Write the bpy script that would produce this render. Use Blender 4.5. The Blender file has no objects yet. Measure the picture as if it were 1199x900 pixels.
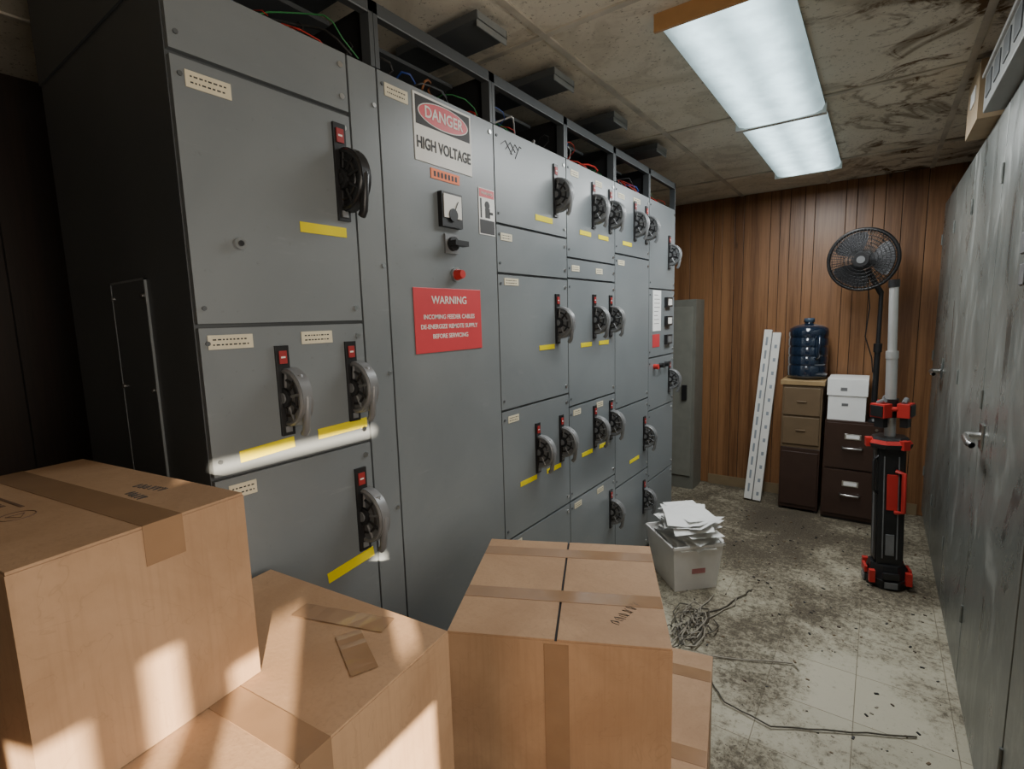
import bpy, bmesh, math, random
from mathutils import Vector, Matrix
random.seed(7)
R = math.radians
# ------------------------------------------------------------------ materials
MATS = {}
def newmat(name):
    m = bpy.data.materials.new(name); m.use_nodes = True
    return m, m.node_tree.nodes, m.node_tree.links, m.node_tree.nodes['Principled BSDF']
def simple(name, col, rough=.5, metal=0, var=.08, scale=12, bump=0, spec=.5, emit=0, ecol=None, alpha=None, coat=0):
    if name in MATS: return MATS[name]
    m, n, l, b = newmat(name)
    g = n.new('ShaderNodeNewGeometry')
    t = n.new('ShaderNodeTexNoise'); t.inputs['Scale'].default_value = scale; t.inputs['Detail'].default_value = 5
    l.new(g.outputs['Position'], t.inputs['Vector'])
    r = n.new('ShaderNodeValToRGB'); e = r.color_ramp.elements
    e[0].position = .3; e[1].position = .7
    e[0].color = (*[max(0, c*(1-var)) for c in col], 1); e[1].color = (*[min(1, c*(1+var)) for c in col], 1)
    l.new(t.outputs['Fac'], r.inputs['Fac']); l.new(r.outputs['Color'], b.inputs['Base Color'])
    b.inputs['Roughness'].default_value = rough; b.inputs['Metallic'].default_value = metal
    b.inputs['Specular IOR Level'].default_value = spec
    if coat: b.inputs['Coat Weight'].default_value = coat
    if bump:
        bp = n.new('ShaderNodeBump'); bp.inputs['Strength'].default_value = bump; bp.inputs['Distance'].default_value = .01
        l.new(t.outputs['Fac'], bp.inputs['Height']); l.new(bp.outputs['Normal'], b.inputs['Normal'])
    if emit:
        b.inputs['Emission Color'].default_value = (*(ecol or col), 1); b.inputs['Emission Strength'].default_value = emit
    MATS[name] = m
    return m
def math_(n, l, op, a, b=None, clamp=False):
    x = n.new('ShaderNodeMath'); x.operation = op; x.use_clamp = clamp
    for i, v in enumerate([a, b]):
        if v is None: continue
        if isinstance(v, (int, float)): x.inputs[i].default_value = v
        else: l.new(v, x.inputs[i])
    return x.outputs[0]
def noise(n, l, vec, scale, detail=6, rough=.6, dist=0):
    t = n.new('ShaderNodeTexNoise'); t.inputs['Scale'].default_value = scale; t.inputs['Detail'].default_value = detail
    t.inputs['Roughness'].default_value = rough; t.inputs['Distortion'].default_value = dist
    l.new(vec, t.inputs['Vector']); return t.outputs['Fac']
def smooth(n, l, v, a, b, lo=0, hi=1):
    x = n.new('ShaderNodeMapRange'); x.interpolation_type = 'SMOOTHSTEP'
    l.new(v, x.inputs['Value']); x.inputs['From Min'].default_value = a; x.inputs['From Max'].default_value = b
    x.inputs['To Min'].default_value = lo; x.inputs['To Max'].default_value = hi
    return x.outputs[0]
def mix(n, l, f, a, b):
    x = n.new('ShaderNodeMix'); x.data_type = 'RGBA'
    if isinstance(f, (int, float)): x.inputs[0].default_value = f
    else: l.new(f, x.inputs[0])
    for i, v in ((6, a), (7, b)):
        if isinstance(v, tuple): x.inputs[i].default_value = (*v, 1)
        else: l.new(v, x.inputs[i])
    return x.outputs[2]
def mapping(n, l, vec, sc):
    x = n.new('ShaderNodeMapping'); x.inputs['Scale'].default_value = sc; l.new(vec, x.inputs['Vector']); return x.outputs[0]

def mat_floor():
    m, n, l, b = newmat('vinyl_tile_dirty')
    g = n.new('ShaderNodeNewGeometry').outputs['Position']
    br = n.new('ShaderNodeTexBrick'); br.offset = 0; br.inputs['Scale'].default_value = 1
    br.inputs['Brick Width'].default_value = .305; br.inputs['Row Height'].default_value = .305
    br.inputs['Mortar Size'].default_value = .0018; br.inputs['Mortar Smooth'].default_value = .3
    br.inputs['Color1'].default_value = (.52, .48, .37, 1); br.inputs['Color2'].default_value = (.44, .41, .31, 1)
    br.inputs['Mortar'].default_value = (.20, .17, .12, 1); l.new(g, br.inputs['Vector'])
    sx = n.new('ShaderNodeSeparateXYZ'); l.new(g, sx.inputs[0])
    n1 = noise(n, l, g, 2.4, 6, .6, .5); n2 = noise(n, l, g, 34, 9, .8, .3); n3 = noise(n, l, g, 110, 4, .6)
    grad = smooth(n, l, sx.outputs['Y'], 1.7, 4.3, -.05, .24)
    gx = smooth(n, l, math_(n, l, 'ABSOLUTE', math_(n, l, 'ADD', sx.outputs['X'], .45)), 0, .6, .12, -.04)
    tot = math_(n, l, 'ADD', math_(n, l, 'ADD', n1, grad), gx)
    v = math_(n, l, 'ADD', math_(n, l, 'MULTIPLY', tot, .42), math_(n, l, 'MULTIPLY', n2, .72))
    d = smooth(n, l, v, .555, .71)
    film = smooth(n, l, tot, .36, .78, 0, .78)
    c = mix(n, l, film, br.outputs['Color'], (.22, .185, .12))
    c = mix(n, l, math_(n, l, 'MULTIPLY', d, .85), c, (.065, .05, .032))
    sp = smooth(n, l, math_(n, l, 'ADD', n3, math_(n, l, 'MULTIPLY', tot, .35)), .80, .88)
    c = mix(n, l, sp, c, (.05, .038, .025))
    l.new(c, b.inputs['Base Color'])
    l.new(smooth(n, l, v, .4, .7, .36, .8), b.inputs['Roughness'])
    bp = n.new('ShaderNodeBump'); bp.inputs['Strength'].default_value = .3; bp.inputs['Distance'].default_value = .003
    l.new(math_(n, l, 'ADD', v, math_(n, l, 'MULTIPLY', br.outputs['Fac'], -.6)), bp.inputs['Height']); l.new(bp.outputs['Normal'], b.inputs['Normal'])
    return m
def mat_ceiling():
    m, n, l, b = newmat('acoustic_tile_stained')
    g = n.new('ShaderNodeNewGeometry').outputs['Position']
    sx = n.new('ShaderNodeSeparateXYZ'); l.new(g, sx.inputs[0])
    pits = noise(n, l, g, 75, 3, .6); big = noise(n, l, g, 1.5, 5, .55, 1.0); med = noise(n, l, g, 5, 9, .7, 1.2)
    mx = smooth(n, l, sx.outputs['X'], -.55, .15, .0, 1)
    my = smooth(n, l, sx.outputs['Y'], 1.5, 2.4, .4, 1)
    mask = math_(n, l, 'MULTIPLY', mx, my)
    mask = math_(n, l, 'ADD', math_(n, l, 'MULTIPLY', mask, .9), .22)
    ring = smooth(n, l, math_(n, l, 'ABSOLUTE', math_(n, l, 'SUBTRACT', big, .53)), 0, .045, 1, 0)
    blot = smooth(n, l, med, .51, .66)
    st = math_(n, l, 'MULTIPLY', math_(n, l, 'ADD', math_(n, l, 'MULTIPLY', ring, .6), blot, True), mask)
    c = mix(n, l, smooth(n, l, big, .35, .65, 0, .6), (.74, .69, .58), (.56, .50, .38))
    c = mix(n, l, st, c, (.11, .06, .02))
    c = mix(n, l, smooth(n, l, pits, .60, .68, 0, .6), c, (.16, .13, .09))
    l.new(c, b.inputs['Base Color']); b.inputs['Roughness'].default_value = .9
    bp = n.new('ShaderNodeBump'); bp.inputs['Strength'].default_value = .5; bp.inputs['Distance'].default_value = .004; bp.invert = True
    l.new(pits, bp.inputs['Height']); l.new(bp.outputs['Normal'], b.inputs['Normal'])
    return m
def mat_wood(name, c1, c2, rough=.38):
    m, n, l, b = newmat(name)
    g = n.new('ShaderNodeNewGeometry').outputs['Position']
    a = noise(n, l, mapping(n, l, g, (9, 9, .12)), 1.0, 2, .4)
    gr = noise(n, l, mapping(n, l, g, (60, 60, 2.2)), 1.0, 8, .65, .8)
    f = math_(n, l, 'ADD', math_(n, l, 'MULTIPLY', a, .6), math_(n, l, 'MULTIPLY', gr, .5))
    c = mix(n, l, smooth(n, l, f, .38, .72), c1, c2)
    v = n.new('ShaderNodeTexVoronoi'); v.inputs['Scale'].default_value = 1; l.new(mapping(n, l, g, (5, 5, 1.7)), v.inputs['Vector'])
    c = mix(n, l, smooth(n, l, v.outputs['Distance'], .03, .09, .8, 0), c, (.03, .015, .008))
    l.new(c, b.inputs['Base Color']); b.inputs['Roughness'].default_value = rough
    return m
def mat_locker():
    m, n, l, b = newmat('grey_cabinet_scuffed')
    g = n.new('ShaderNodeNewGeometry').outputs['Position']
    a = noise(n, l, mapping(n, l, g, (1, 1.6, .8)), 2.6, 9, .68, 1.2)
    k = noise(n, l, g, 1.3, 4, .5, .6); s = noise(n, l, mapping(n, l, g, (1, 9, .6)), 4, 6, .7); q = noise(n, l, g, 26, 6, .7)
    c = mix(n, l, smooth(n, l, k, .35, .65), (.135, .148, .14), (.195, .205, .19))
    c = mix(n, l, smooth(n, l, a, .52, .66, 0, .65), c, (.33, .34, .32))
    c = mix(n, l, smooth(n, l, a, .33, .40, .75, 0), c, (.05, .054, .05))
    c = mix(n, l, smooth(n, l, s, .62, .74, 0, .45), c, (.38, .39, .37))
    c = mix(n, l, smooth(n, l, q, .62, .72, 0, .5), c, (.07, .072, .066))
    l.new(c, b.inputs['Base Color']); b.inputs['Metallic'].default_value = .2
    l.new(smooth(n, l, a, .3, .7, .24, .45), b.inputs['Roughness'])
    bp = n.new('ShaderNodeBump'); bp.inputs['Strength'].default_value = .14; bp.inputs['Distance'].default_value = .01
    l.new(k, bp.inputs['Height']); l.new(bp.outputs['Normal'], b.inputs['Normal'])
    return m
def mat_card():
    m, n, l, b = newmat('cardboard')
    g = n.new('ShaderNodeNewGeometry').outputs['Position']
    a = noise(n, l, g, 4, 7, .65, .6); f = noise(n, l, mapping(n, l, g, (140, 140, 6)), 1, 3, .5); cr = noise(n, l, g, 7, 3, .5, 2.0)
    c = mix(n, l, smooth(n, l, a, .3, .7), (.35, .21, .115), (.45, .285, .165))
    c = mix(n, l, smooth(n, l, f, .45, .75, 0, .3), c, (.30, .175, .095))
    c = mix(n, l, smooth(n, l, math_(n, l, 'ABSOLUTE', math_(n, l, 'SUBTRACT', cr, .5)), 0, .008, .22, 0), c, (.22, .13, .07))
    l.new(c, b.inputs['Base Color']); b.inputs['Roughness'].default_value = .7
    bp = n.new('ShaderNodeBump'); bp.inputs['Strength'].default_value = .25; bp.inputs['Distance'].default_value = .004
    l.new(math_(n, l, 'ADD', math_(n, l, 'MULTIPLY', f, .3), a), bp.inputs['Height']); l.new(bp.outputs['Normal'], b.inputs['Normal'])
    return m
def mat_enamel():
    m, n, l, b = newmat('grey_enamel')
    g = n.new('ShaderNodeNewGeometry').outputs['Position']
    a = noise(n, l, g, 1.6, 5, .55, .5); s = noise(n, l, mapping(n, l, g, (1, 2.2, 14)), 3, 7, .7); f = noise(n, l, g, 60, 5, .7)
    c = mix(n, l, smooth(n, l, a, .3, .7), (.160, .178, .188), (.20, .218, .225))
    c = mix(n, l, smooth(n, l, s, .60, .78, 0, .35), c, (.28, .30, .30))
    c = mix(n, l, smooth(n, l, f, .62, .75, 0, .35), c, (.10, .105, .105))
    l.new(c, b.inputs['Base Color'])
    l.new(smooth(n, l, a, .3, .7, .30, .42), b.inputs['Roughness'])
    MATS['grey_enamel'] = m
    return m
def mat_lens():
    m, n, l, b = newmat('fluorescent_lens')
    g = n.new('ShaderNodeNewGeometry').outputs['Position']
    sx = n.new('ShaderNodeSeparateXYZ'); l.new(g, sx.inputs[0])
    dx = math_(n, l, 'ABSOLUTE', math_(n, l, 'ADD', sx.outputs['X'], .446))
    tb = math_(n, l, 'ABSOLUTE', math_(n, l, 'SUBTRACT', dx, .085))          # two tubes behind the lens
    st = math_(n, l, 'ADD', smooth(n, l, tb, 0, .09, 1.3, 0), smooth(n, l, dx, .05, .20, 1.6, .5))
    dirt = noise(n, l, g, 9, 5, .6)
    st = math_(n, l, 'MULTIPLY', st, smooth(n, l, dirt, .35, .65, .82, 1.05))
    b.inputs['Base Color'].default_value = (.6, .66, .66, 1); b.inputs['Roughness'].default_value = .35
    b.inputs['Emission Color'].default_value = (.66, .92, 1.0, 1); l.new(st, b.inputs['Emission Strength'])
    return m
FLOOR = mat_floor(); CEIL = mat_ceiling()
WOOD = mat_wood('wood_panelling', (.12, .052, .021), (.285, .138, .06))
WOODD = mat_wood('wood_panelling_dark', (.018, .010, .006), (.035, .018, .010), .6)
LOCK = mat_locker(); CARD = mat_card(); GREY = mat_enamel()
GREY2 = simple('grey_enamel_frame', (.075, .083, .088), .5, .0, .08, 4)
DARK = simple('dark_interior', (.012, .012, .013), .8)
BLACK = simple('black_plastic', (.016, .016, .017), .35, 0, .2)
HGREY = simple('handle_grey', (.19, .195, .20), .4, .2, .15)
RED = simple('red_plastic', (.50, .03, .025), .4)
DRED = simple('red_flag', (.30, .02, .02), .5)
REDS = simple('red_sign', (.58, .05, .06), .45, 0, .05)
WHITE = simple('white_paint', (.72, .71, .67), .5, 0, .05)
PAPER = simple('paper', (.84, .84, .82), .7, 0, .03)
CREAM = simple('label_cream', (.66, .60, .44), .5, 0, .08, 30)
YEL = simple('yellow_tape', (.80, .66, .01), .5, 0, .05, spec=.2)
ORANGE = simple('orange_label', (.85, .17, .02), .5)
STEEL = simple('bare_steel', (.55, .55, .54), .28, 1, .1)
MAST = simple('aluminium_mast', (.60, .60, .59), .35, .6, .05)
TAPE = simple('packing_tape', (.30, .18, .10), .13, 0, .06, 20, 0, .6)
INK = simple('black_ink', (.03, .028, .028), .6)
TBAR = simple('ceiling_tbar', (.50, .46, .38), .5, 0, .3, 6)
LENS = mat_lens()
FILLGLOW = simple('fill_panel_glow', (.8, .8, .78), .5, 0, .02, 4, 0, .5, 1.2, (1, .93, .84))  # glowing face of the added fill panel
AMBER = simple('yellowed_plastic', (.55, .30, .12), .4)
BROWN = simple('brown_metal', (.045, .024, .018), .35, 0, .1)
TAN = simple('tan_metal', (.15, .10, .055), .5, 0, .08)
TANTOP = simple('wood_top', (.34, .23, .11), .5, 0, .15, 20)
JUG = simple('blue_water_jug', (.012, .022, .042), .12, 0, .1, 3, 0, .8, coat=.5)
BIN = simple('white_plastic', (.80, .78, .76), .35, 0, .04)
CABLE = simple('cable_dark', (.07, .06, .045), .5)
CABLEG = simple('cable_grey', (.28, .25, .20), .5)
WIRES = [simple('wire_red', (.5, .03, .02)), simple('wire_green', (.03, .2, .06)), simple('wire_white', (.5, .5, .48)),
         simple('wire_black', (.02, .02, .02)), simple('wire_blue', (.03, .07, .3)), simple('wire_brown', (.25, .09, .03)), simple('wire_black', (.02, .02, .02)), simple('wire_red', (.5, .03, .02))]
BEIGE = simple('beige_metal', (.16, .16, .135), .5, 0, .08)

# ------------------------------------------------------------------ mesh builder
class B:
    def __init__(s, name):
        s.name = name; s.bm = bmesh.new(); s.mats = []
    def mi(s, m):
        if m not in s.mats: s.mats.append(m)
        return s.mats.index(m)
    def faces(s, pts, fs, mat, M=None, sm=False):
        if M is None: M = Matrix()
        vs = [s.bm.verts.new(M @ Vector(p)) for p in pts]
        k = s.mi(mat); out = []
        for f in fs:
            try:
                q = s.bm.faces.new([vs[i] for i in f]); q.material_index = k; q.smooth = sm; out.append(q)
            except ValueError: pass
        return out
    def box(s, x0, x1, y0, y1, z0, z1, mat, M=None):
        if x0 > x1: x0, x1 = x1, x0
        if y0 > y1: y0, y1 = y1, y0
        if z0 > z1: z0, z1 = z1, z0
        p = [(x0, y0, z0), (x1, y0, z0), (x1, y1, z0), (x0, y1, z0), (x0, y0, z1), (x1, y0, z1), (x1, y1, z1), (x0, y1, z1)]
        s.faces(p, [(0, 3, 2, 1), (4, 5, 6, 7), (0, 1, 5, 4), (1, 2, 6, 5), (2, 3, 7, 6), (3, 0, 4, 7)], mat, M)
    def cyl(s, p0, p1, r0, mat, r1=None, seg=20, M=None, caps=True):
        if r1 is None: r1 = r0
        p0 = Vector(p0); p1 = Vector(p1); d = (p1-p0).normalized()
        u = d.orthogonal().normalized(); v = d.cross(u)
        pts = []
        for p, r in ((p0, r0), (p1, r1)):
            for i in range(seg):
                a = 2*math.pi*i/seg; pts.append(p+u*math.cos(a)*r+v*math.sin(a)*r)
        s.faces(pts, [(i, (i+1) % seg, seg+(i+1) % seg, seg+i) for i in range(seg)], mat, M, True)
        if caps:
            s.faces(pts[:seg], [tuple(reversed(range(seg)))], mat, M); s.faces(pts[seg:], [tuple(range(seg))], mat, M)
    def tube(s, path, r, mat, seg=6, M=None, closed=False):
        path = [Vector(p) for p in path]; n = len(path); pts = []
        up = None
        for i, p in enumerate(path):
            if closed: d = path[(i+1) % n]-path[i-1]
            else: d = path[min(i+1, n-1)]-path[max(i-1, 0)]
            d.normalize()
            if up is None: up = d.orthogonal().normalized()
            up = (up-d*up.dot(d))
            up = up.normalized() if up.length > 1e-6 else d.orthogonal().normalized()
            v = d.cross(up)
            for k in range(seg):
                a = 2*math.pi*k/seg; pts.append(p+up*math.cos(a)*r+v*math.sin(a)*r)
        fs = []
        for i in range(n if closed else n-1):
            j = (i+1) % n
            for k in range(seg):
                fs.append((i*seg+k, i*seg+(k+1) % seg, j*seg+(k+1) % seg, j*seg+k))
        s.faces(pts, fs, mat, M, True)
    def ring(s, c, r, t, mat, axis='Y', seg=32, M=None, ts=6):
        pts = []
        for i in range(seg):
            a = 2*math.pi*i/seg; x, y = math.cos(a)*r, math.sin(a)*r
            o = {'Y': (x, 0, y), 'Z': (x, y, 0), 'X': (0, x, y)}[axis]
            pts.append(Vector(c)+Vector(o))
        s.tube(pts, t, mat, ts, M, True)
    def lathe(s, prof, mat, seg=28, M=None):
        n = len(prof); pts = []
        for r, z in prof:
            for i in range(seg):
                a = 2*math.pi*i/seg; pts.append((r*math.cos(a), r*math.sin(a), z))
        fs = [(j*seg+i, j*seg+(i+1) % seg, (j+1)*seg+(i+1) % seg, (j+1)*seg+i) for j in range(n-1) for i in range(seg)]
        s.faces(pts, fs, mat, M, True)
    def done(s, bevel=0, origin=True):
        bmesh.ops.recalc_face_normals(s.bm, faces=s.bm.faces[:])
        me = bpy.data.meshes.new(s.name)
        off = Vector((0, 0, 0))
        if origin:
            cs = [v.co for v in s.bm.verts]
            off = Vector(((min(c.x for c in cs)+max(c.x for c in cs))/2, (min(c.y for c in cs)+max(c.y for c in cs))/2, min(c.z for c in cs)))
            bmesh.ops.translate(s.bm, vec=-off, verts=s.bm.verts[:])
        s.bm.to_mesh(me); s.bm.free()
        for m in s.mats: me.materials.append(m)
        ob = bpy.data.objects.new(s.name, me); ob.location = off
        bpy.context.collection.objects.link(ob)
        if bevel:
            md = ob.modifiers.new('bevel', 'BEVEL'); md.width = bevel; md.segments = 2; md.limit_method = 'ANGLE'; md.angle_limit = R(50)
        ob['off'] = list(off)
        return ob
def text(body, size, loc, rot, mat, parent, name='lettering', align='CENTER', ext=.0006, bold=0, sx=1):
    cu = bpy.data.curves.new(name, 'FONT'); cu.body = body; cu.size = size; cu.align_x = align; cu.align_y = 'CENTER'
    cu.extrude = ext; cu.offset = bold; cu.materials.append(mat); cu.resolution_u = 3; cu.space_line = .95
    ob = bpy.data.objects.new(name, cu); bpy.context.collection.objects.link(ob)
    off = Vector(parent['off']) if parent else Vector()
    ob.parent = parent; ob.location = Vector(loc)-off; ob.rotation_euler = rot; ob.scale = (sx, 1, 1)
    return ob
FX = (R(90), 0, R(90))   # text facing +X

# ------------------------------------------------------------------ room shell
XL, XR, YF, YB, H = -2.7, .98, -1.7, 4.70, 2.50
b = B('floor'); b.box(XL-.05, XR+.05, YF-.05, YB+.05, -.06, 0, FLOOR); b.done(origin=False)
b = B('ceiling'); b.box(XL-.05, XR+.05, YF-.05, YB+.05, H, H+.05, CEIL)
x = -.98-.61*3
while x < XR:
    if x > XL: b.box(x-.012, x+.012, YF, YB, H-.007, H+.001, TBAR)
    x += .61
y = 1.60-1.215*2
while y < YB:
    b.box(XL, XR, y-.012, y+.012, H-.0065, H+.001, TBAR); y += 1.215
b.done(origin=False)
def panels(name, horizontal, mat, span, z1, fixed, sign):
    bb = B(name); a, e = span
    if horizontal: bb.box(a, e, fixed, fixed+.04*sign, 0, z1, DARK)
    else: bb.box(fixed, fixed+.04*sign, a, e, 0, z1, DARK)
    p = a
    while p < e:
        w = random.choice([.07, .1, .14, .2]); q = min(p+w, e)
        if horizontal: bb.box(p+.0018, q-.0018, fixed-.006*sign, fixed, 0.002, z1-.002, mat)
        else: bb.box(fixed-.006*sign, fixed, p+.0018, q-.0018, 0.002, z1-.002, mat)
        p = q
    return bb.done(.0015, origin=False)
panels('wall_back', True, WOOD, (XL, XR), H, YB, 1)
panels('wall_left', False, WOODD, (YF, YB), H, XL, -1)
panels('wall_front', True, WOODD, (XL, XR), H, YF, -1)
# unseen right wall, holes added and placed to shape the sun patches
b = B('wall_right')
def hole_wall(bb, holes, y0, y1, z0, z1):
    ys = sorted({y0, y1, *[h[0] for h in holes], *[h[1] for h in holes]}); zs = sorted({z0, z1, *[h[2] for h in holes], *[h[3] for h in holes]})
    for i in range(len(ys)-1):
        for j in range(len(zs)-1):
            cy, cz = (ys[i]+ys[i+1])/2, (zs[j]+zs[j+1])/2
            if any(h[0] < cy < h[1] and h[2] < cz < h[3] for h in holes): continue
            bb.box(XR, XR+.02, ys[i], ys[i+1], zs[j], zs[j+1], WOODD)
hole_wall(b, [(-1.0, -.55, 1.868, 1.895), (-.60, -.54, 1.47, 1.52), (-1.17, -1.05, 1.30, 1.60), (-1.0, -.95, 1.36, 1.64), (-.90, -.78, 1.05, 1.56), (-1.15, -.80, 1.02, 1.20), (-.75, -.52, 1.10, 1.36)], YF, YB, 0, H)
b.done(origin=False)
b = B('baseboard_right'); b.box(XR-.012, XR, YF, .9, 0, .09, BROWN); b.done(origin=False)
b = B('baseboard_back'); b.box(-1.2, .30, YB-.018, YB-.0065, 0, .085, simple('baseboard_tan', (.22, .16, .09), .5)); b.done(origin=False)
b = B('fill_panel')  # added out-of-view glowing panel and frame, brightens from the right; wall behind is solid
b.box(XR-.006, XR-.001, -.42, .82, .95, 2.15, FILLGLOW)
for (p, q, r_, t_) in ((-.47, -.42, .9, 2.2), (.82, .87, .9, 2.2), (-.42, .82, .9, .95), (-.42, .82, 2.15, 2.2), (.18, .21, .95, 2.15)): b.box(XR-.03, XR-.001, p, q, r_, t_, BROWN)
b.done(origin=False)

# ------------------------------------------------------------------ switchgear lineup
DX = -1.13          # door face plane
BX = -1.145         # body face
YS = [.47, .98, 1.49, 2.00, 2.50, 2.985, 3.45]
DEPTH = -1.93
def door(b, y0, y1, z0, z1, mat=None, latch=True):
    b.box(BX, DX, y0+.003, y1-.003, z0+.003, z1-.003, mat or GREY)
    if latch:
        for zz in ([z1-.035, z0+.035] if z1-z0 > .12 else [(z0+z1)/2]):
            b.cyl((DX-.001, y1-.022, zz), (DX+.004, y1-.022, zz), .007, STEEL, seg=10)
            b.cyl((DX-.001, y0+.018, zz), (DX+.003, y0+.018, zz), .005, GREY2, seg=8)
def handle(b, y, z, disc=None, big=1.0, redc=None):
    """rotary flange disconnect: slotted bezel, red/black flag, ribbed round hub and grip"""
    disc = disc or HGREY; k = big; redc = redc or DRED
    b.box(DX-.002, DX+.007, y-.016*k, y+.016*k, z-.10*k, z+.112*k, BLACK)
    b.box(DX+.006, DX+.010, y-.010*k, y+.009*k, z+.070*k, z+.100*k, redc)
    b.box(DX+.0095, DX+.0105, y-.006*k, y+.005*k, z+.083*k, z+.087*k, WHITE)
    b.box(DX+.006, DX+.010, y-.008*k, y+.008*k, z-.092*k, z-.078*k, HGREY)
    c = Vector((DX+.010, y+.012, z-.010*k)); r = .069*k
    b.cyl(c+Vector((0, -.013, 0)), c+Vector((0, .013, 0)), r, disc, seg=30)
    b.ring(c+Vector((0, -.013, 0)), r*.90, .006, disc, 'Y', 30)
    b.ring(c+Vector((0, -.0132, 0)), r*.62, .004, BLACK, 'Y', 24)
    b.cyl(c+Vector((0, -.022, 0)), c+Vector((0, .014, 0)), r*.32, BLACK, seg=16)
    b.cyl(c+Vector((0, -.025, 0)), c+Vector((0, -.02, 0)), r*.18, disc, seg=14)
    for i in range(10):
        a = i*math.pi/5+.2
        p = c+Vector((math.cos(a)*r*.36, -.0145, math.sin(a)*r*.36)); q = c+Vector((math.cos(a)*r*.85, -.0145, math.sin(a)*r*.85))
        b.cyl(p, q, .004, BLACK if i % 2 else disc, seg=6)
    g1 = c+Vector((r*.74, 0, -r*1.05))
    b.tube([c+Vector((r*.55, 0, r*.75)), c+Vector((r*.92, 0, 0)), g1, g1+Vector((-.01, 0, -.012))], .009*k, disc, 8)
def label(b, y0, y1, z, h=.026, mat=None, lines=2):
    b.box(DX-.001, DX+.0018, y0, y1, z-h/2, z+h/2, mat or CREAM)
    for i in range(lines):
        zz = z+h*(.18-.36*i)
        w = (y1-y0)
        p = y0+w*.1
        while p < y1-w*.14:
            q = p+random.uniform(.003, .008); q = min(q, y1-w*.1)
            b.box(DX+.0015, DX+.0021, p, q, zz-.0016, zz+.0016, INK); p = q+.003
def tape(b, y0, y1, z, h=.022, tilt=0):
    M = Matrix.Translation((0, (y0+y1)/2, z)) @ Matrix.Rotation(tilt, 4, 'X')
    w = (y1-y0)/2
    b.box(DX-.001, DX+.0016, -w, w, -h/2, h/2, YEL, M)
def shell(b, i):
    y0, y1 = YS[i]+.001, YS[i+1]-.001
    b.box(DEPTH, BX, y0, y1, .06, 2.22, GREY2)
    b.box(DEPTH+.03, BX-.03, y0+.01, y1-.01, 0, .06, DARK)
    z0, z1 = 2.22, 2.385
    b.box(DX-.035, DX, y0, y0+.014, z0, z1, GREY2); b.box(DX-.035, DX, y1-.014, y1, z0, z1, GREY2)
    b.box(DX-.03, DX, y0, y1, z1-.030, z1, GREY2)
    b.box(DX-.004, DX-.001, y0, y1, z1-.034, z1-.030, GREY)
    b.box(DEPTH, DEPTH+.03, y0, y0+.03, z0, z1, GREY2); b.box(DEPTH, DEPTH+.03, y1-.03, y1, z0, z1, GREY2)
    b.box(DEPTH, DX-.03, y0, y0+.008, z0, z1, DARK)
    b.box(DEPTH, -1.30, y0+.01, y1-.01, z1-.012, z1, GREY2)
    b.box(-1.50, -1.485, y0+.01, y1-.01, z0, z1-.012, DARK)  # added black sheet, puts the shade inside the open top into colour
    b.box(-1.485, DX-.04, y0+.01, y1-.01, z0, z0+.002, DARK)
    for k in range(22):
        ya = random.uniform(y0+.03, y1-.05); pts = []
        xx = random.uniform(-1.40, -1.16); dy = random.uniform(-.25, .25)
        hgt = random.uniform(.02, .085)
        for t in range(9):
            u = t/8
            yy = min(max(ya+dy*u+.02*math.sin(u*9+k), y0+.02), y1-.02)
            pts.append((min(xx+.05*math.sin(u*5+k), DX-.012), yy, z0+.008+hgt*math.sin(u*math.pi)))
        b.tube(pts, random.choice([.0015, .002, .0035]), random.choice(WIRES), 5)

# section A
b = B('switchgear_cabinet'); shell(b, 0)
y0, y1 = YS[0], YS[1]
door(b, y0, .885, 2.075, 2.22); door(b, y0, .885, 1.548, 2.07); door(b, y0, .885, 1.222, 1.545); door(b, y0, .885, .62, 1.219); door(b, y0, .885, .09, .617)
door(b, .885, y1, .09, 2.22, latch=False)
for zz in (2.12, 1.7, 1.40, 1.0, .6): b.cyl((DX, .965, zz), (DX+.004, .965, zz), .006, STEEL, seg=10)
handle(b, .845, 1.915, BLACK, 1.12)
label(b, .497, .585, 2.03, .032); label(b, .488, .582, 1.512, .030); label(b, .70, .785, 1.512, .030); label(b, .50, .56, 1.185, .03)
b.cyl((DX, .57, 1.72), (DX+.012, .57, 1.72), .012, STEEL, seg=14); b.cyl((DX+.012, .57, 1.72), (DX+.016, .57, 1.72), .006, BLACK, seg=10)
tape(b, .72, .85, 1.775, .024); handle(b, .645, 1.385); handle(b, .835, 1.385)
tape(b, .53, .66, 1.262, .026, .06); tape(b, .725, .875, 1.272, .026, .03)
handle(b, .84, 1.03, big=1.1); tape(b, .72, .87, .895, .028, .12)
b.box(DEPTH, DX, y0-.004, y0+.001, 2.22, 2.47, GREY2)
for (xa, xb) in ((-1.58, -1.575), (-1.365, -1.36)):
    b.box(xa, xb, y0-.004, y0+.002, .45, 1.66, GREY)
b.box(-1.575, -1.365, y0-.003, y0+.002, .45, 1.66, GREY2); b.box(-1.58, -1.36, y0-.004, y0+.002, 1.655, 1.66, GREY)
for zz in (.5, .8, 1.1, 1.4, 1.62):
    for xx in (-1.565, -1.375): b.cyl((xx, y0-.003, zz), (xx, y0-.008, zz), .005, STEEL, seg=8)
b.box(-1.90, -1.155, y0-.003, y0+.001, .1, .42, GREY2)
b.done(.0018)

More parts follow.
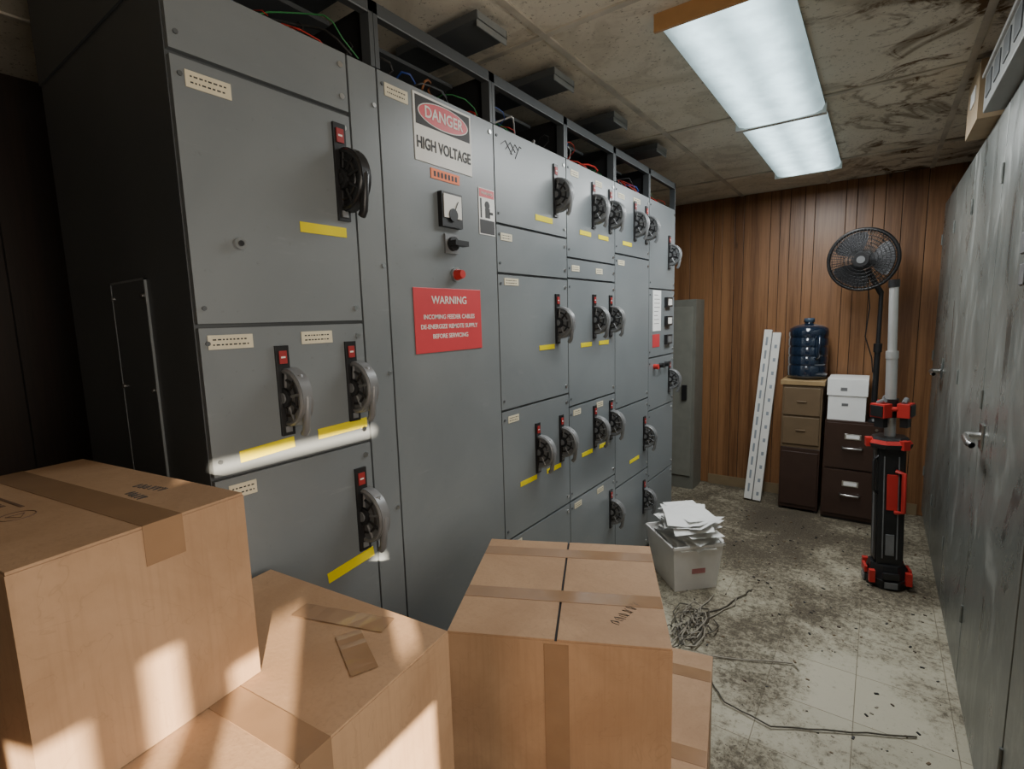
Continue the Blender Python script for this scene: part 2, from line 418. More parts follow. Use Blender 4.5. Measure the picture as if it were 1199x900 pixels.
# section B
b = B('switchgear_cabinet'); shell(b, 1); y0, y1 = YS[1], YS[2]
door(b, y0, y1, .09, 2.22)
label(b, 1.005, 1.09, 2.175, .034)
b.box(DX-.001, DX+.002, 1.17, 1.30, 1.975, 2.005, ORANGE)
for k in range(7): b.box(DX+.002, DX+.0026, 1.182+k*.016, 1.191+k*.016, 1.982, 1.998, INK)
b.box(DX, DX+.018, 1.195, 1.29, 1.835, 1.94, BLACK); b.box(DX+.018, DX+.021, 1.202, 1.283, 1.862, 1.933, WHITE)
b.cyl((DX+.02, 1.242, 1.872), (DX+.024, 1.242, 1.872), .02, BLACK, seg=16); b.cyl((DX+.022, 1.242, 1.872), (DX+.0235, 1.265, 1.915), .0015, INK, seg=5)
b.box(DX, DX+.008, 1.215, 1.275, 1.755, 1.815, HGREY); b.cyl((DX+.008, 1.245, 1.785), (DX+.02, 1.245, 1.785), .022, BLACK, seg=18)
b.box(DX+.018, DX+.045, 1.222, 1.285, 1.777, 1.793, BLACK)
b.cyl((DX, 1.262, 1.69), (DX+.01, 1.262, 1.69), .023, STEEL, seg=20); b.cyl((DX+.01, 1.262, 1.69), (DX+.034, 1.262, 1.69), .018, RED, .013, seg=20)
b.done(.0018)

# section C
b = B('switchgear_cabinet'); shell(b, 2); y0, y1 = YS[2], YS[3]
for a, c in [(1.885, 2.22), (1.71, 1.882), (1.20, 1.707), (.685, 1.197), (.09, .682)]: door(b, y0, y1, a, c)
handle(b, 1.905, 2.06); handle(b, 1.905, 1.53); handle(b, 1.73, 1.0); handle(b, 1.925, 1.0)
label(b, 1.515, 1.585, 1.84); label(b, 1.53, 1.62, 1.68); label(b, 1.53, 1.60, 1.16); label(b, 1.53, 1.60, .65)
tape(b, 1.75, 1.88, 1.94); tape(b, 1.76, 1.88, 1.42, .02); tape(b, 1.60, 1.72, .885, .02); tape(b, 1.80, 1.92, .885, .02)
for k in range(4):
    b.tube([(DX+.001, 1.53+.03*k, 2.16-.01*k), (DX+.001, 1.56+.03*k, 2.18), (DX+.001, 1.60+.02*k, 2.14+.012*k)], .0015, INK, 4)
b.done(.0018)

# section D
b = B('switchgear_cabinet'); shell(b, 3); y0, y1 = YS[3], YS[4]
for a, c in [(1.805, 2.22), (1.715, 1.802), (1.135, 1.712), (.685, 1.132), (.09, .682)]: door(b, y0, y1, a, c)
for zz in (2.055, 1.535, .99): handle(b, 2.255, zz); handle(b, 2.44, zz)
handle(b, 2.44, .50)
for zz in (1.925, 1.41, .88): tape(b, 2.12, 2.23, zz, .02); tape(b, 2.31, 2.42, zz, .02)
for zz in (2.17, 1.76, 1.10, .65): label(b, 2.04, 2.11, zz); label(b, 2.28, 2.35, zz)
b.done(.0018)

# section E
b = B('switchgear_cabinet'); shell(b, 4); y0, y1 = YS[4], YS[5]
for a, c in [(1.865, 2.22), (1.04, 1.862), (.60, 1.037), (.09, .597)]: door(b, y0, y1, a, c)
handle(b, 2.76, 2.05); handle(b, 2.93, 2.05, redc=RED); handle(b, 2.92, .82); handle(b, 2.92, .42)
tape(b, 2.60, 2.72, 1.925, .02); label(b, 2.54, 2.62, 1.82); label(b, 2.54, 2.62, 2.16); label(b, 2.74, 2.84, 2.17); tape(b, 2.7, 2.84, .7, .02)
b.done(.0018)

# section F (instrument panel)
b = B('switchgear_cabinet'); shell(b, 5); y0, y1 = YS[5], YS[6]
for a, c in [(1.70, 2.22), (1.28, 1.697), (.95, 1.277), (.50, .947), (.09, .497)]: door(b, y0, y1, a, c)
handle(b, 3.33, 1.93); handle(b, 3.36, 1.12)
b.box(DX, DX+.002, 3.05, 3.19, 1.44, 1.69, PAPER); b.box(DX, DX+.002, 3.05, 3.17, 1.34, 1.42, REDS)
for k in range(8): b.box(DX+.002, DX+.0026, 3.07, 3.07+random.uniform(.06, .1), 1.66-.025*k, 1.663-.025*k, INK)
for j, zz in enumerate((1.62, 1.5, 1.38)):
    b.box(DX, DX+.02, 3.26, 3.36, zz-.03, zz+.03, BLACK); b.box(DX+.02, DX+.022, 3.275, 3.345, zz-.02, zz+.02, WHITE if j < 2 else HGREY)
for k in range(3): b.cyl((DX, 3.08+.1*k, 1.22), (DX+.03, 3.08+.1*k, 1.22), .016, [RED, BLACK, BLACK][k], seg=14)
b.done(.0018)

b = B('electrical_panel_enclosure')
b.box(-1.85, -1.26, 4.42, 4.66, 0, 1.66, BEIGE); b.box(-1.80, -1.285, 4.406, 4.42, .12, 1.60, simple('beige_metal_light', (.20, .20, .17), .5))
b.box(-1.36, -1.32, 4.385, 4.406, .8, .93, BLACK); b.box(-1.62, -1.48, 4.403, 4.406, 1.3, 1.42, PAPER)
b.done(.003)

for k, yy in enumerate((.92, 1.385, 1.84, 2.37, 2.93)):
    b = B('hanging_cable_tray_bracket')
    b.box(-1.40, -1.04, yy-.075, yy+.075, 2.448, 2.453, GREY2)
    b.box(-1.045, -1.04, yy-.075, yy+.075, 2.43, 2.475, simple('bracket_light', (.26, .28, .28), .4))
    b.box(-1.40, -1.04, yy-.078, yy-.073, 2.448, 2.475, GREY2); b.box(-1.40, -1.04, yy+.073, yy+.078, 2.448, 2.475, GREY2)
    for xx in (-1.36, -1.10): b.cyl((xx, yy, 2.453), (xx, yy, 2.5), .005, STEEL, seg=8)
    b.done(.001)

# ------------------------------------------------------------------ signs
b = B('danger_sign'); X = DX+.0005
b.box(X, X+.002, 1.108, 1.365, 2.015, 2.205, WHITE); b.box(X+.0018, X+.0028, 1.116, 1.357, 2.118, 2.198, INK)
pts = [(X+.0034, 1.2365+.112*math.cos(a), 2.158+.036*math.sin(a)) for a in [2*math.pi*i/36 for i in range(36)]]
b.faces(pts, [tuple(range(36))], WHITE)
pts = [(X+.0038, 1.2365+.108*math.cos(a), 2.158+.0335*math.sin(a)) for a in [2*math.pi*i/36 for i in range(36)]]
b.faces(pts, [tuple(range(36))], REDS)
o = b.done()
text('DANGER', .046, (X+.0042, 1.2365, 2.158), FX, WHITE, o, bold=.0008, sx=.92); text('HIGH VOLTAGE', .046, (X+.0026, 1.2365, 2.066), FX, INK, o, bold=.001, sx=.74)
b = B('caution_label'); b.box(X, X+.0015, 1.395, 1.482, 1.835, 1.99, PAPER); b.box(X+.0012, X+.002, 1.398, 1.479, 1.960, 1.987, REDS)
b.box(X+.0012, X+.002, 1.398, 1.479, 1.838, 1.885, INK); b.box(X+.0012, X+.002, 1.402, 1.410, 1.89, 1.955, INK)
b.cyl((X+.0012, 1.44, 1.935), (X+.0022, 1.44, 1.935), .014, INK, seg=14); b.box(X+.0012, X+.002, 1.428, 1.455, 1.892, 1.925, INK); b.box(X+.0012, X+.002, 1.45, 1.472, 1.905, 1.914, INK)
o = b.done(); text('WARNING', .013, (X+.0024, 1.4385, 1.973), FX, WHITE, o)
b = B('warning_sign'); b.box(X, X+.003, 1.07, 1.385, 1.445, 1.645, REDS); o = b.done(.002)
text('WARNING', .034, (X+.0034, 1.2275, 1.607), FX, WHITE, o, bold=.0004)
text('INCOMING FEEDER CABLES\nDE-ENERGIZE REMOTE SUPPLY\nBEFORE SERVICING', .0195, (X+.0034, 1.2275, 1.525), FX, WHITE, o, bold=.0003).data.space_line = 1.55

# ------------------------------------------------------------------ right hand steel cabinets
WX = .325
LY = [.95, 1.72, 2.52, 3.26, 3.98, 4.69]
for i in range(5):
    b = B('steel_storage_cabinet'); a, c = LY[i]+.002, LY[i+1]-.002
    b.box(WX+.022, .965, a, c, .0, 2.25, LOCK)
    b.box(WX+.012, WX+.022, a, c, .0, .05, DARK)
    b.box(WX, WX+.022, a+.004, c-.004, .055, 2.242, LOCK)
    for zz in (.35, 1.2, 2.0): b.cyl((WX-.003, c-.006, zz-.035), (WX-.003, c-.006, zz+.035), .005, LOCK, seg=10)
    if i in (1, 4):
        yy, zz = (2.44, 1.075) if i == 1 else (4.06, 1.15)
        b.box(WX-.008, WX, yy-.03, yy+.03, zz-.045, zz+.045, STEEL)
        b.cyl((WX-.006, yy, zz), (WX-.05, yy, zz), .013, STEEL, seg=16)
        b.tube([(WX-.045, yy, zz), (WX-.052, yy-.03, zz), (WX-.052, yy-.13, zz-.004), (WX-.045, yy-.145, zz-.006)], .011, STEEL, 10)
    if i == 1:
        for (yy, zz) in ((2.07, 1.72), (2.05, 1.63)): b.box(WX-.004, WX, yy-.03, yy+.03, zz-.03, zz+.03, HGREY)
    b.done(.003)
b = B('storage_box'); b.box(.26, .60, 2.72, 3.05, 2.251, 2.465, simple('tan_carton', (.42, .31, .19), .7)); b.box(.256, .262, 2.80, 2.92, 2.34, 2.40, PAPER); b.box(.40, .46, 2.718, 3.052, 2.4655, 2.467, TAPE); b.done(.003)
b = B('metal_light_housing')
b.box(.27, .52, 1.95, 2.66, 2.251, 2.38, simple('housing_grey', (.30, .31, .30), .4)); b.box(.262, .53, 1.93, 2.68, 2.38, 2.395, simple('housing_light', (.5, .5, .48), .4))
for k in range(4): b.box(.266, .272, 2.02+k*.16, 2.12+k*.16, 2.285, 2.36, GREY2)
b.done(.003)

# ------------------------------------------------------------------ ceiling light
for k, (a, c) in enumerate(((1.72, 2.885), (2.895, 4.06))):
    b = B('fluorescent_ceiling_light')
    b.box(-.58, -.31, a+.01, c-.01, 2.475, 2.4995, WHITE)
    sec = [(-.635, 2.485), (-.625, 2.462), (-.595, 2.452), (-.445, 2.447), (-.297, 2.452), (-.267, 2.462), (-.257, 2.485)]
    pts = [(x_, a+.012, z_) for x_, z_ in sec]+[(x_, c-.012, z_) for x_, z_ in sec]
    n_ = len(sec)
    b.faces(pts, [(i, i+1, n_+i+1, n_+i) for i in range(n_-1)], LENS, None, True)
    b.faces(pts, [tuple(range(n_)), tuple(range(n_, 2*n_)), (0, n_-1, 2*n_-1, n_)], WHITE)
    for (p, q) in ((a, a+.012), (c-.012, c)):
        b.box(-.642, -.25, p, q, 2.446, 2.4995, AMBER if (k == 0 and p == a) else WHITE)
    b.done()

# ------------------------------------------------------------------ cardboard cartons
def carton(loc, ang, w, d, h, z, seam='y', marks=None):
    b = B('cardboard_box'); M = Matrix.Translation((loc[0], loc[1], z)) @ Matrix.Rotation(R(ang), 4, 'Z')
    b.box(0, w, 0, d, 0, h-.004, CARD, M)
    g = .0028; t0, t1 = h-.0038, h
    if seam == 'y':
        b.box(.001, w/2-g, .001, d-.001, t0, t1, CARD, M); b.box(w/2+g, w-.001, .001, d-.001, t0, t1, CARD, M)
        b.box(w/2-g, w/2+g, .001, d-.001, t0, t0+.0004, DARK, M)
        b.box(w/2-.024, w/2+.026, -.0009, 0, h-.30, t1-.01, TAPE, M)
        b.box(0.002, w-.002, d*.36-.024, d*.36+.024, t1+.0002, t1+.0008, TAPE, M)
        b.box(0.002, w-.002, d*.84-.024, d*.84+.024, t1+.0002, t1+.0008, TAPE, M)
        b.box(w, w+.0008, d*.5-.02, d*.5+.02, 0, t1-.06, TAPE, M)
    else:
        b.box(.001, w-.001, .001, d/2-g, t0, t1, CARD, M); b.box(.001, w-.001, d/2+g, d-.001, t0, t1, CARD, M)
        b.box(.001, w-.001, d/2-g, d/2+g, t0, t0+.0004, DARK, M)
        b.box(-.0005, w+.0005, d/2-.004, d/2+.046, t1, t1+.0006, TAPE, M)
        b.box(w, w+.0009, d/2-.004, d/2+.046, h-.055, t1+.0006, TAPE, M)
    if marks: marks(b, M)
    return b.done(.0025)
def scribble(b, M, x, y, z, s, n=6, rot=0):
    T = M @ Matrix.Translation((x, y, z)) @ Matrix.Rotation(rot, 4, 'Z')
    px = 0
    for k in range(n):
        pts = [(px+s*.3*t/7+s*.12*math.sin(t*1.9+k*2), s*.38*math.sin(t*1.4+k*1.3), 0) for t in range(8)]
        b.tube(pts, .0006, INK, 4, T); px += s*.55
def m1(b, M):
    z = .3003
    scribble(b, M, .30, .225, z, .022, 6, .1); scribble(b, M, .33, .20, z, .020, 5, -.1)
    PR = simple('printed_ink', (.13, .075, .045), .7)
    T = M @ Matrix.Translation((.20, .16, z-.0001))
    for k in range(4): b.box(-.03+k*.014, -.020+k*.014, -.10, -.07, 0, .0004, PR, T)
    b.box(-.04, .05, -.063, -.058, 0, .0004, PR, T); b.box(-.04, .05, -.112, -.108, 0, .0004, PR, T)
    b.ring((.09, -.08, 0), .020, .0009, PR, 'Z', 20, T, 4); b.ring((.09, -.08, 0), .012, .0009, PR, 'Z', 3, T, 4)
    for k in range(5): b.box(-.13, -.07-.004*k, -.06-.012*k, -.055-.012*k, 0, .0004, PR, T)
def m2(b, M):
    # strips of creased brown tape near the back of the large carton
    for (x_, y_, a_, ln) in ((.30, .56, 12, .20), (.40, .50, -30, .12)):
        T = M @ Matrix.Translation((x_, y_, .4602)) @ Matrix.Rotation(R(a_), 4, 'Z')
        n_ = 9; pts = []
        for i in range(n_):
            u = i/(n_-1)-.5; zz = .0006+.0012*abs(math.sin(i*1.9+x_*30))
            pts += [(u*ln, -.022, zz), (u*ln, .022, zz*.6+.0004*(i % 2))]
        b.faces(pts, [(2*i, 2*i+2, 2*i+3, 2*i+1) for i in range(n_-1)], TAPE, T)
def m3(b, M): scribble(b, M, .345, .07, .4004, .032, 6, R(58))
a1 = 8; w1, d1 = .50, .275
cx, sx_ = math.cos(R(a1)), math.sin(R(a1))
carton((-.782-w1*cx+d1*sx_, .366-w1*sx_-d1*cx), a1, w1, d1, .30, .991, 'x', m1)
ang2 = 6; w2, d2 = .505, .62
ux, uy = math.cos(R(ang2)), math.sin(R(ang2))
c2 = (-.602-w2*ux+d2*uy, .614-w2*uy-d2*ux)
carton(c2, ang2, w2, d2, .46, .53, 'x', m2)
carton((c2[0]+.01, c2[1]+.01), ang2, w2-.02, d2-.02, .529, 0, 'x')
carton((-.70, .71), 26, .455, .45, .40, .501, 'y', m3)
carton((-.764, .786), 12.4, .55, .62, .50, 0, 'y')

# ------------------------------------------------------------------ paper bin
b = B('plastic_bin_of_papers'); M = Matrix.Translation((-.868, 2.87, 0)) @ Matrix.Rotation(R(45), 4, 'Z')
def fr(z, hx, hy): return [(-hx, -hy, z), (hx, -hy, z), (hx, hy, z), (-hx, hy, z)]
P = fr(.0, .125, .15)+fr(.27, .15, .175)+fr(.27, .146, .171)+fr(.008, .122, .147)
F = [(3, 2, 1, 0), (12, 13, 14, 15)]
for a, c in ((0, 4), (4, 8), (8, 12)):
    for i in range(4): F.append((a+i, a+(i+1) % 4, c+(i+1) % 4, c+i))
b.faces(P, F, BIN, M)
for (x0, x1, y0, y1) in ((-.158, .158, -.183, -.172), (-.158, .158, .172, .183), (-.158, -.147, -.183, .183), (.147, .158, -.183, .183)):
    b.box(x0, x1, y0, y1, .258, .272, BIN, M)
b.box(-.03, .05, -.162, -.160, .10, .14, simple('pink_label', (.5, .2, .2)), M)
for k in range(50):
    zz = .10+.0062*k
    sp = .02 if k < 26 else .06
    T = M @ Matrix.Translation((random.uniform(-sp, sp)*.8+(k > 30)*.02, random.uniform(-sp, sp)-(k > 30)*.01, zz)) @ Matrix.Rotation(random.uniform(-.6, .6) if k > 27 else random.uniform(-.05, .05), 4, 'Z') @ Matrix.Rotation(random.uniform(-.14, .18) if k > 28 else 0, 4, 'X') @ Matrix.Rotation(random.uniform(-.16, .10) if k > 28 else 0, 4, 'Y')
    hx, hy = (.105, .137)
    n_ = 5; pts = []; bend = random.uniform(-.03, .03) if k > 26 else 0
    for i in range(n_):
        u = -1+2*i/(n_-1)
        for sgn in (-1, 1): pts.append((sgn*hx, u*hy, bend*u*u))
    b.faces(pts, [(2*i, 2*i+1, 2*i+3, 2*i+2) for i in range(n_-1)], PAPER, T, True)
b.done()

# ------------------------------------------------------------------ back corner furniture
b = B('tan_side_cabinet')
b.box(-.575, -.31, 4.34, 4.68, .02, .50, BROWN); b.box(-.575, -.31, 4.34, 4.68, .50, .985, TAN); b.box(-.59, -.298, 4.325, 4.685, .985, 1.02, TANTOP)
b.box(-.565, -.32, 4.33, 4.34, .05, .47, BROWN); b.box(-.563, -.322, 4.328, 4.34, .53, .74, TAN); b.box(-.563, -.322, 4.328, 4.34, .755, .965, TAN)
for zz in (.64, .86): b.box(-.475, -.41, 4.320, 4.328, zz-.006, zz+.006, TAN)
for xx in (-.57, -.335): b.box(xx, xx+.02, 4.35, 4.37, 0, .02, BLACK); b.box(xx, xx+.02, 4.65, 4.67, 0, .02, BLACK)
b.done(.003)
b = B('water_jug'); M = Matrix.Translation((-.435, 4.50, 1.021))
pr = [(0, .004), (.10, 0), (.128, .012), (.134, .03)]
for k in range(4):
    z_ = .05+.07*k; pr += [(.134, z_), (.134, z_+.045), (.129, z_+.053), (.129, z_+.060), (.134, z_+.067)]
pr += [(.134, .36), (.128, .385), (.09, .405), (.05, .415), (.032, .42), (.030, .435), (.034, .437), (.034, .445), (.0, .447)]
b.lathe(pr, JUG, 32, M)
b.lathe([(0, .462), (.031, .462), (.036, .458), (.036, .43), (.031, .43)], simple('cap_dark', (.05, .08, .12), .4), 24, M)
b.tube([(.125, 0, .31), (.165, 0, .33), (.17, 0, .25), (.165, 0, .18), (.128, 0, .16)], .011, JUG, 8, M @ Matrix.Rotation(R(-60), 4, 'Z'))
b.done()
b = B('file_cabinet')
b.box(-.285, .065, 4.30, 4.67, .02, .745, BROWN); b.box(-.27, .05, 4.31, 4.65, 0, .02, BLACK)
for z0, z1 in ((.05, .385), (.40, .73)):
    b.box(-.272, .052, 4.285, 4.30, z0, z1, BROWN); zc = (z0+z1)/2
    b.box(-.16, -.06, 4.281, 4.286, zc+.05, zc+.09, STEEL); b.box(-.15, -.07, 4.279, 4.282, zc+.057, zc+.083, PAPER)
    b.tube([(-.17, 4.285, zc-.01), (-.165, 4.262, zc-.012), (-.055, 4.262, zc-.012), (-.05, 4.285, zc-.01)], .007, STEEL, 8)
b.cyl((.025, 4.285, .70), (.025, 4.279, .70), .009, STEEL, seg=12)
b.done(.003)
b = B('white_storage_box')
b.box(-.275, -.045, 4.32, 4.62, .746, .99, PAPER); b.box(-.283, -.037, 4.312, 4.628, .925, 1.045, PAPER)
b.box(-.20, -.16, 4.311, 4.313, .96, .985, HGREY); b.box(-.19, -.15, 4.318, 4.32, .85, .87, HGREY)
b.done(.004)
b = B('leaning_light_tube_carton')
p0 = Vector((-.775, 4.40, 0)); p1 = Vector((-.705, 4.655, 1.40)); d = (p1-p0).normalized()
xx = Vector((1, 0, 0)); xx = (xx-d*xx.dot(d)).normalized(); yy = d.cross(xx)
M = Matrix(((xx.x, yy.x, d.x, p0.x), (xx.y, yy.y, d.y, p0.y), (xx.z, yy.z, d.z, p0.z+.012), (0, 0, 0, 1)))
L_ = 1.40
PG = simple('print_grey', (.26, .29, .32))
b.box(-.06, -.002, -.02, .02, .0, L_, WHITE, M); b.box(.006, .066, -.02, .02, .0, L_-.02, WHITE, M); b.box(-.002, .006, -.012, .012, .01, L_-.03, HGREY, M)
for k in range(12):
    b.box(-.040, -.024, -.0212, .0212, .06+.11*k, .13+.11*k, PG, M)
    b.box(.028, .048, -.0212, .0212, .04+.11*k, .07+.11*k, PG, M)
b.done(.002)

# ------------------------------------------------------------------ fan
b = B('pedestal_fan'); C = Vector((-.115, 4.22, 1.87)); RF = .198
Mf = Matrix.Translation(C) @ Matrix.Rotation(R(-6), 4, 'Z') @ Matrix.Rotation(R(4), 4, 'X')   # faces -Y
def dome(r, front):
    u = r/RF; return (-.055 if front else .055)*(1-u**2.2)+(-.012 if front else .012)
for front in (True, False):
    for rr in [.05+.0215*k for k in range(8)]: b.ring((0, dome(rr, front), 0), rr, .0018, BLACK, 'Y', 36, Mf, 5)
    for i in range(60):
        a = 2*math.pi*i/60
        b.tube([(rr*math.cos(a), dome(rr, front), rr*math.sin(a)) for rr in (.045, .10, .16, RF)], .0019, BLACK, 4, Mf)
b.ring((0, 0, 0), RF, .012, BLACK, 'Y', 48, Mf, 8)
b.cyl((0, -.072, 0), (0, -.055, 0), .045, BLACK, seg=28, M=Mf); b.cyl((0, -.076, 0), (0, -.072, 0), .024, HGREY, seg=24, M=Mf)
b.cyl((0, -.05, 0), (0, .03, 0), .032, BLACK, seg=20, M=Mf)
for k in range(3):
    pts = []
    for i in range(7):
        u = i/6; r_ = .03+.15*u; wid = .45+.35*math.sin(u*2.4)
        for j in range(5):
            v = j/4-.5; a = 2*math.pi*k/3+v*wid*1.9; pts.append((r_*math.cos(a), v*.055, r_*math.sin(a)))
    b.faces(pts, [(i*5+j, i*5+j+1, (i+1)*5+j+1, (i+1)*5+j) for i in range(6) for j in range(4)], simple('fan_blade', (.05, .05, .055), .45), Mf, True)
b.lathe([(0, .16), (.03, .158), (.055, .14), (.062, .10), (.062, .05), (.05, .045)], BLACK, 24, Mf @ Matrix.Rotation(R(-90), 4, 'X') )
px_, py_ = .0, 4.34
b.cyl((C.x+.03, C.y+.1, C.z-.06), (px_, py_, 1.64), .018, BLACK, seg=12)
b.cyl((px_, py_, 1.66), (px_, py_, 1.25), .013, BLACK, seg=14); b.cyl((px_, py_, 1.28), (px_, py_, .775), .018, BLACK, seg=14); b.cyl((px_, py_, 1.24), (px_, py_, 1.30), .025, BLACK, seg=14)
b.lathe([(.0, .03), (.02, .03), (.03, .018), (.034, .008), (.036, 0), (0, 0)], BLACK, 24, Matrix.Translation((px_+.005, py_, .746)))
b.tube([(C.x+.03, C.y+.08, C.z-.09), (-.06, 4.3, 1.55), (-.075, 4.31, 1.35), (-.03, 4.32, 1.2), (-.02, 4.325, 1.1)], .004, BLACK, 6)
b.done()

# ------------------------------------------------------------------ tower work light
b = B('tower_work_light'); M = Matrix.Translation((.108, 3.42, .003)) @ Matrix.Rotation(R(-1.9), 4, 'Y') @ Matrix.Rotation(R(12), 4, 'Z')
def octa(r0, r1, z0, z1, mat):
    q = 8; pts = [(r*math.cos(R(22.5+45*i)), r*math.sin(R(22.5+45*i)), z) for r, z in ((r0, z0), (r1, z1)) for i in range(q)]
    b.faces(pts, [(i, (i+1) % q, q+(i+1) % q, q+i) for i in range(q)]+[tuple(reversed(range(q))), tuple(range(q, 2*q))], mat, M)
octa(.108, .112, .0, .05, BLACK); octa(.104, .085, .05, .125, BLACK)
for a in range(4):
    Mr = M @ Matrix.Rotation(R(90*a), 4, 'Z')
    b.box(-.038, .038, -.110, -.095, .06, .095, RED if a % 2 else BLACK, Mr); b.box(-.098, -.070, -.098, -.070, .03, .10, RED, Mr)
    b.box(-.030, .030, -.112, -.106, .01, .045, HGREY, Mr)
b.box(-.058, .058, -.055, .055, .11, .80, BLACK, M)
for sx_ in (-1, 1):
    b.box(sx_*.050, sx_*.066, -.045, .045, .14, .78, BLACK, M); b.box(sx_*.064, sx_*.069, -.012, .012, .16, .76, HGREY, M)
    b.box(sx_*.030, sx_*.036, -.060, -.054, .16, .74, HGREY, M)
b.box(-.020, .020, -.062, -.054, .18, .30, HGREY, M)
b.tube([(.02, -.06, .66), (.05, -.085, .655), (.05, -.088, .44), (.02, -.06, .43)], .012, RED, 10, M)
b.box(-.02, .03, -.062, -.054, .44, .64, RED, M)
b.tube([(-.055, -.04, .74), (-.08, -.05, .72), (-.08, -.05, .55), (-.058, -.04, .52)], .008, BLACK, 8, M)
octa(.098, .105, .785, .81, BLACK); octa(.104, .092, .81, .83, RED); octa(.09, .08, .83, .845, BLACK)
for a in range(3):
    Mr = M @ Matrix.Rotation(R(120*a+30), 4, 'Z'); b.box(-.02, .02, -.112, -.08, .785, .835, RED, Mr)
b.cyl((0, 0, .83), (0, 0, 1.30), .026, MAST, seg=20, M=M); b.cyl((0, 0, 1.28), (0, 0, 1.66), .021, MAST, seg=20, M=M); b.cyl((0, 0, 1.65), (0, 0, 1.69), .026, BLACK, seg=18, M=M)
b.cyl((0, 0, 1.27), (0, 0, 1.31), .029, MAST, seg=18, M=M)
b.cyl((0, 0, .95), (0, 0, 1.05), .036, BLACK, seg=18, M=M); b.ring((0, 0, 1.0), .050, .013, RED, 'Z', 24, M, 8)
for a in (-50, 60, 180):
    Mr = M @ Matrix.Rotation(R(a), 4, 'Z')
    b.box(-.040, .040, -.098, -.04, .955, 1.03, RED, Mr); b.box(-.034, .034, -.104, -.097, .962, 1.022, BLACK, Mr)
    b.box(-.025, .025, -.085, -.05, .90, .955, BLACK, Mr); b.cyl((-.02, -.065, 1.03), (.02, -.065, 1.05), .013, HGREY, seg=10, M=Mr)
o = b.done(.002)

# ------------------------------------------------------------------ loose cables and litter
def wob(pts, n, amp, z=.006):
    out = []
    for i in range(len(pts)-1):
        for k in range(n):
            u = k/n; out.append((pts[i][0]*(1-u)+pts[i+1][0]*u+random.uniform(-amp, amp), pts[i][1]*(1-u)+pts[i+1][1]*u+random.uniform(-amp, amp), z+random.uniform(0, .004)))
    out.append((*pts[-1], z)); return out
b = B('loose_cable'); b.tube(wob([(-.72, 2.16), (-.52, 2.22), (-.23, 2.36), (-.20, 2.33)], 5, .006), .003, CABLEG, 6); b.done()
b = B('loose_cable'); b.tube(wob([(-.50, 2.06), (-.42, 1.96), (-.25, 1.93), (-.05, 2.04), (.19, 2.17)], 5, .003), .003, CABLE, 6); b.done()
b = B('cable_tangle')
for k in range(8):
    c0 = (-.74+random.uniform(-.07, .07), 2.32+random.uniform(-.16, .16)); ra = random.uniform(.05, .15)
    pts = []
    for t in range(22):
        a = t*.5+k; rr = ra*(.6+.5*math.sin(t*.8+k*2)); pts.append((c0[0]+rr*.7*math.cos(a)+.004*t, c0[1]+rr*1.4*math.sin(a)+.006*t, .008+.02*abs(math.sin(a*1.7+k))))
    b.tube(pts, random.choice([.003, .004]), random.choice([CABLE, CABLEG, CABLEG]), 5)
b.tube(wob([(-.70, 2.45), (-.60, 2.62), (-.52, 2.85), (-.50, 2.92)], 4, .01), .0035, CABLE, 5)
b.tube(wob([(-.66, 2.45), (-.55, 2.7), (-.55, 2.8)], 4, .01), .0035, CABLEG, 5)
b.tube(wob([(-.62, 2.25), (-.70, 2.5), (-.66, 2.75)], 4, .02), .0035, CABLEG, 5)
b.done()
b = B('floor_debris')
for k in range(460):
    yy = 1.6+3.0*random.random()**.6; xx = random.uniform(-.9, .3); s_ = random.uniform(.002, .008)
    if -.85 < xx < .08 and yy > 4.22: continue
    M = Matrix.Translation((xx, yy, .0)) @ Matrix.Rotation(random.uniform(0, 3.1), 4, 'Z')
    b.box(-s_, s_, -s_*.5, s_*.5, 0, s_*.5, random.choice([BROWN, DARK, CABLEG, TAN, INK]), M)
b.done()

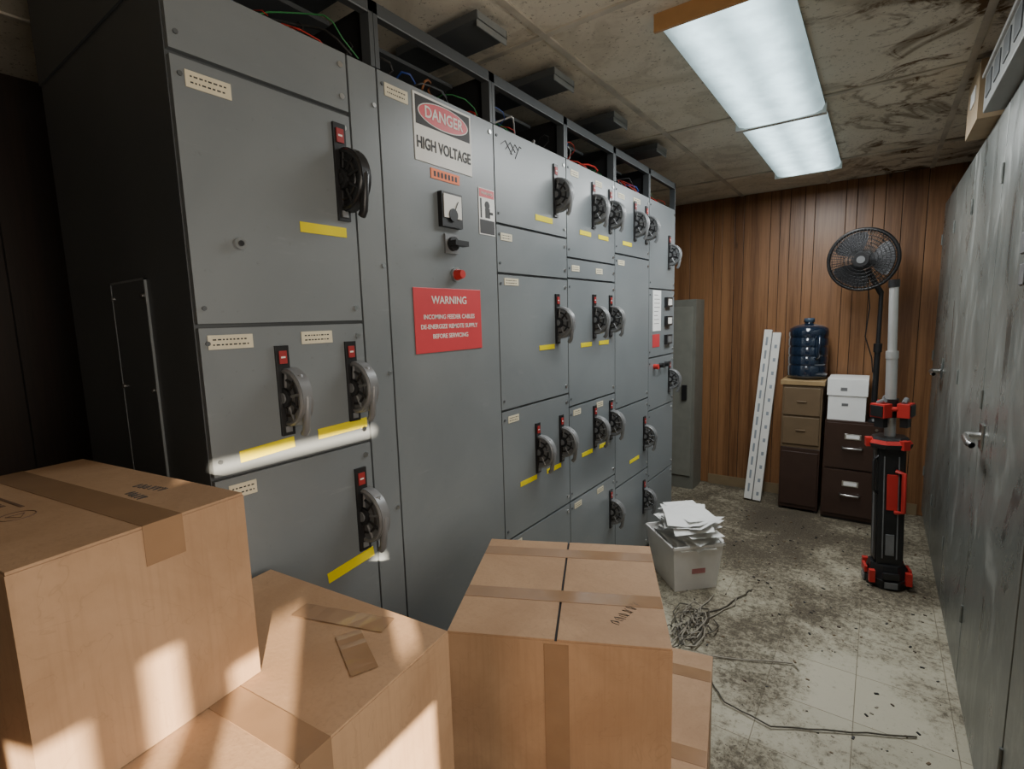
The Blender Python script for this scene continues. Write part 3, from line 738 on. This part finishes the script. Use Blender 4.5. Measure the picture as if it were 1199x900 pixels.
# ------------------------------------------------------------------ lights
w = bpy.data.worlds.new('World'); bpy.context.scene.world = w; w.use_nodes = True
n, l = w.node_tree.nodes, w.node_tree.links
sky = n.new('ShaderNodeTexSky'); sky.sky_type = 'HOSEK_WILKIE'; bg = n['Background']; l.new(sky.outputs[0], bg.inputs[0]); bg.inputs[1].default_value = .6
def area(name, loc, rot, sx, sy, e, col):
    li = bpy.data.lights.new(name, 'AREA'); li.shape = 'RECTANGLE'; li.size = sx; li.size_y = sy; li.energy = e; li.color = col
    o = bpy.data.objects.new(name, li); o.location = loc; o.rotation_euler = rot; bpy.context.collection.objects.link(o); return o
area('fill_panel_area', (XR-.04, .2, 1.55), (0, R(90), 0), 1.2, 1.2, 18, (1, .89, .76))  # added fill lamp in front of the glowing panel
area('light_tube_a', (-.445, 2.3, 2.44), (0, 0, 0), .34, 1.1, 22, (.97, .98, .97))
area('light_tube_b', (-.445, 3.48, 2.44), (0, 0, 0), .34, 1.1, 22, (.97, .98, .97))
s = bpy.data.lights.new('sun', 'SUN'); s.energy = 32; s.angle = R(.6); s.color = (1, .84, .64)
so = bpy.data.objects.new('sun', s); so.rotation_euler = Vector((-.8, .55, -.24)).to_track_quat('-Z', 'Y').to_euler(); so.location = (3, -3, 3); bpy.context.collection.objects.link(so)

# ------------------------------------------------------------------ camera
th, p, ro = R(35.9), R(7.47), R(1.59)
Rr = Vector((math.cos(th), math.sin(th), 0)); Fh = Vector((-math.sin(th), math.cos(th), 0))
Fw = Fh*math.cos(p)+Vector((0, 0, -math.sin(p))); Up = Fh*math.sin(p)+Vector((0, 0, math.cos(p)))
R2 = Rr*math.cos(ro)-Up*math.sin(ro); U2 = Rr*math.sin(ro)+Up*math.cos(ro); Bk = -Fw
cd = bpy.data.cameras.new('camera'); cd.sensor_width = 36; cd.lens = 594/1199*36; cd.clip_start = .02
co = bpy.data.objects.new('camera', cd)
co.matrix_world = Matrix(((R2.x, U2.x, Bk.x, 0), (R2.y, U2.y, Bk.y, 0), (R2.z, U2.z, Bk.z, 1.546), (0, 0, 0, 1)))
bpy.context.collection.objects.link(co); bpy.context.scene.camera = co
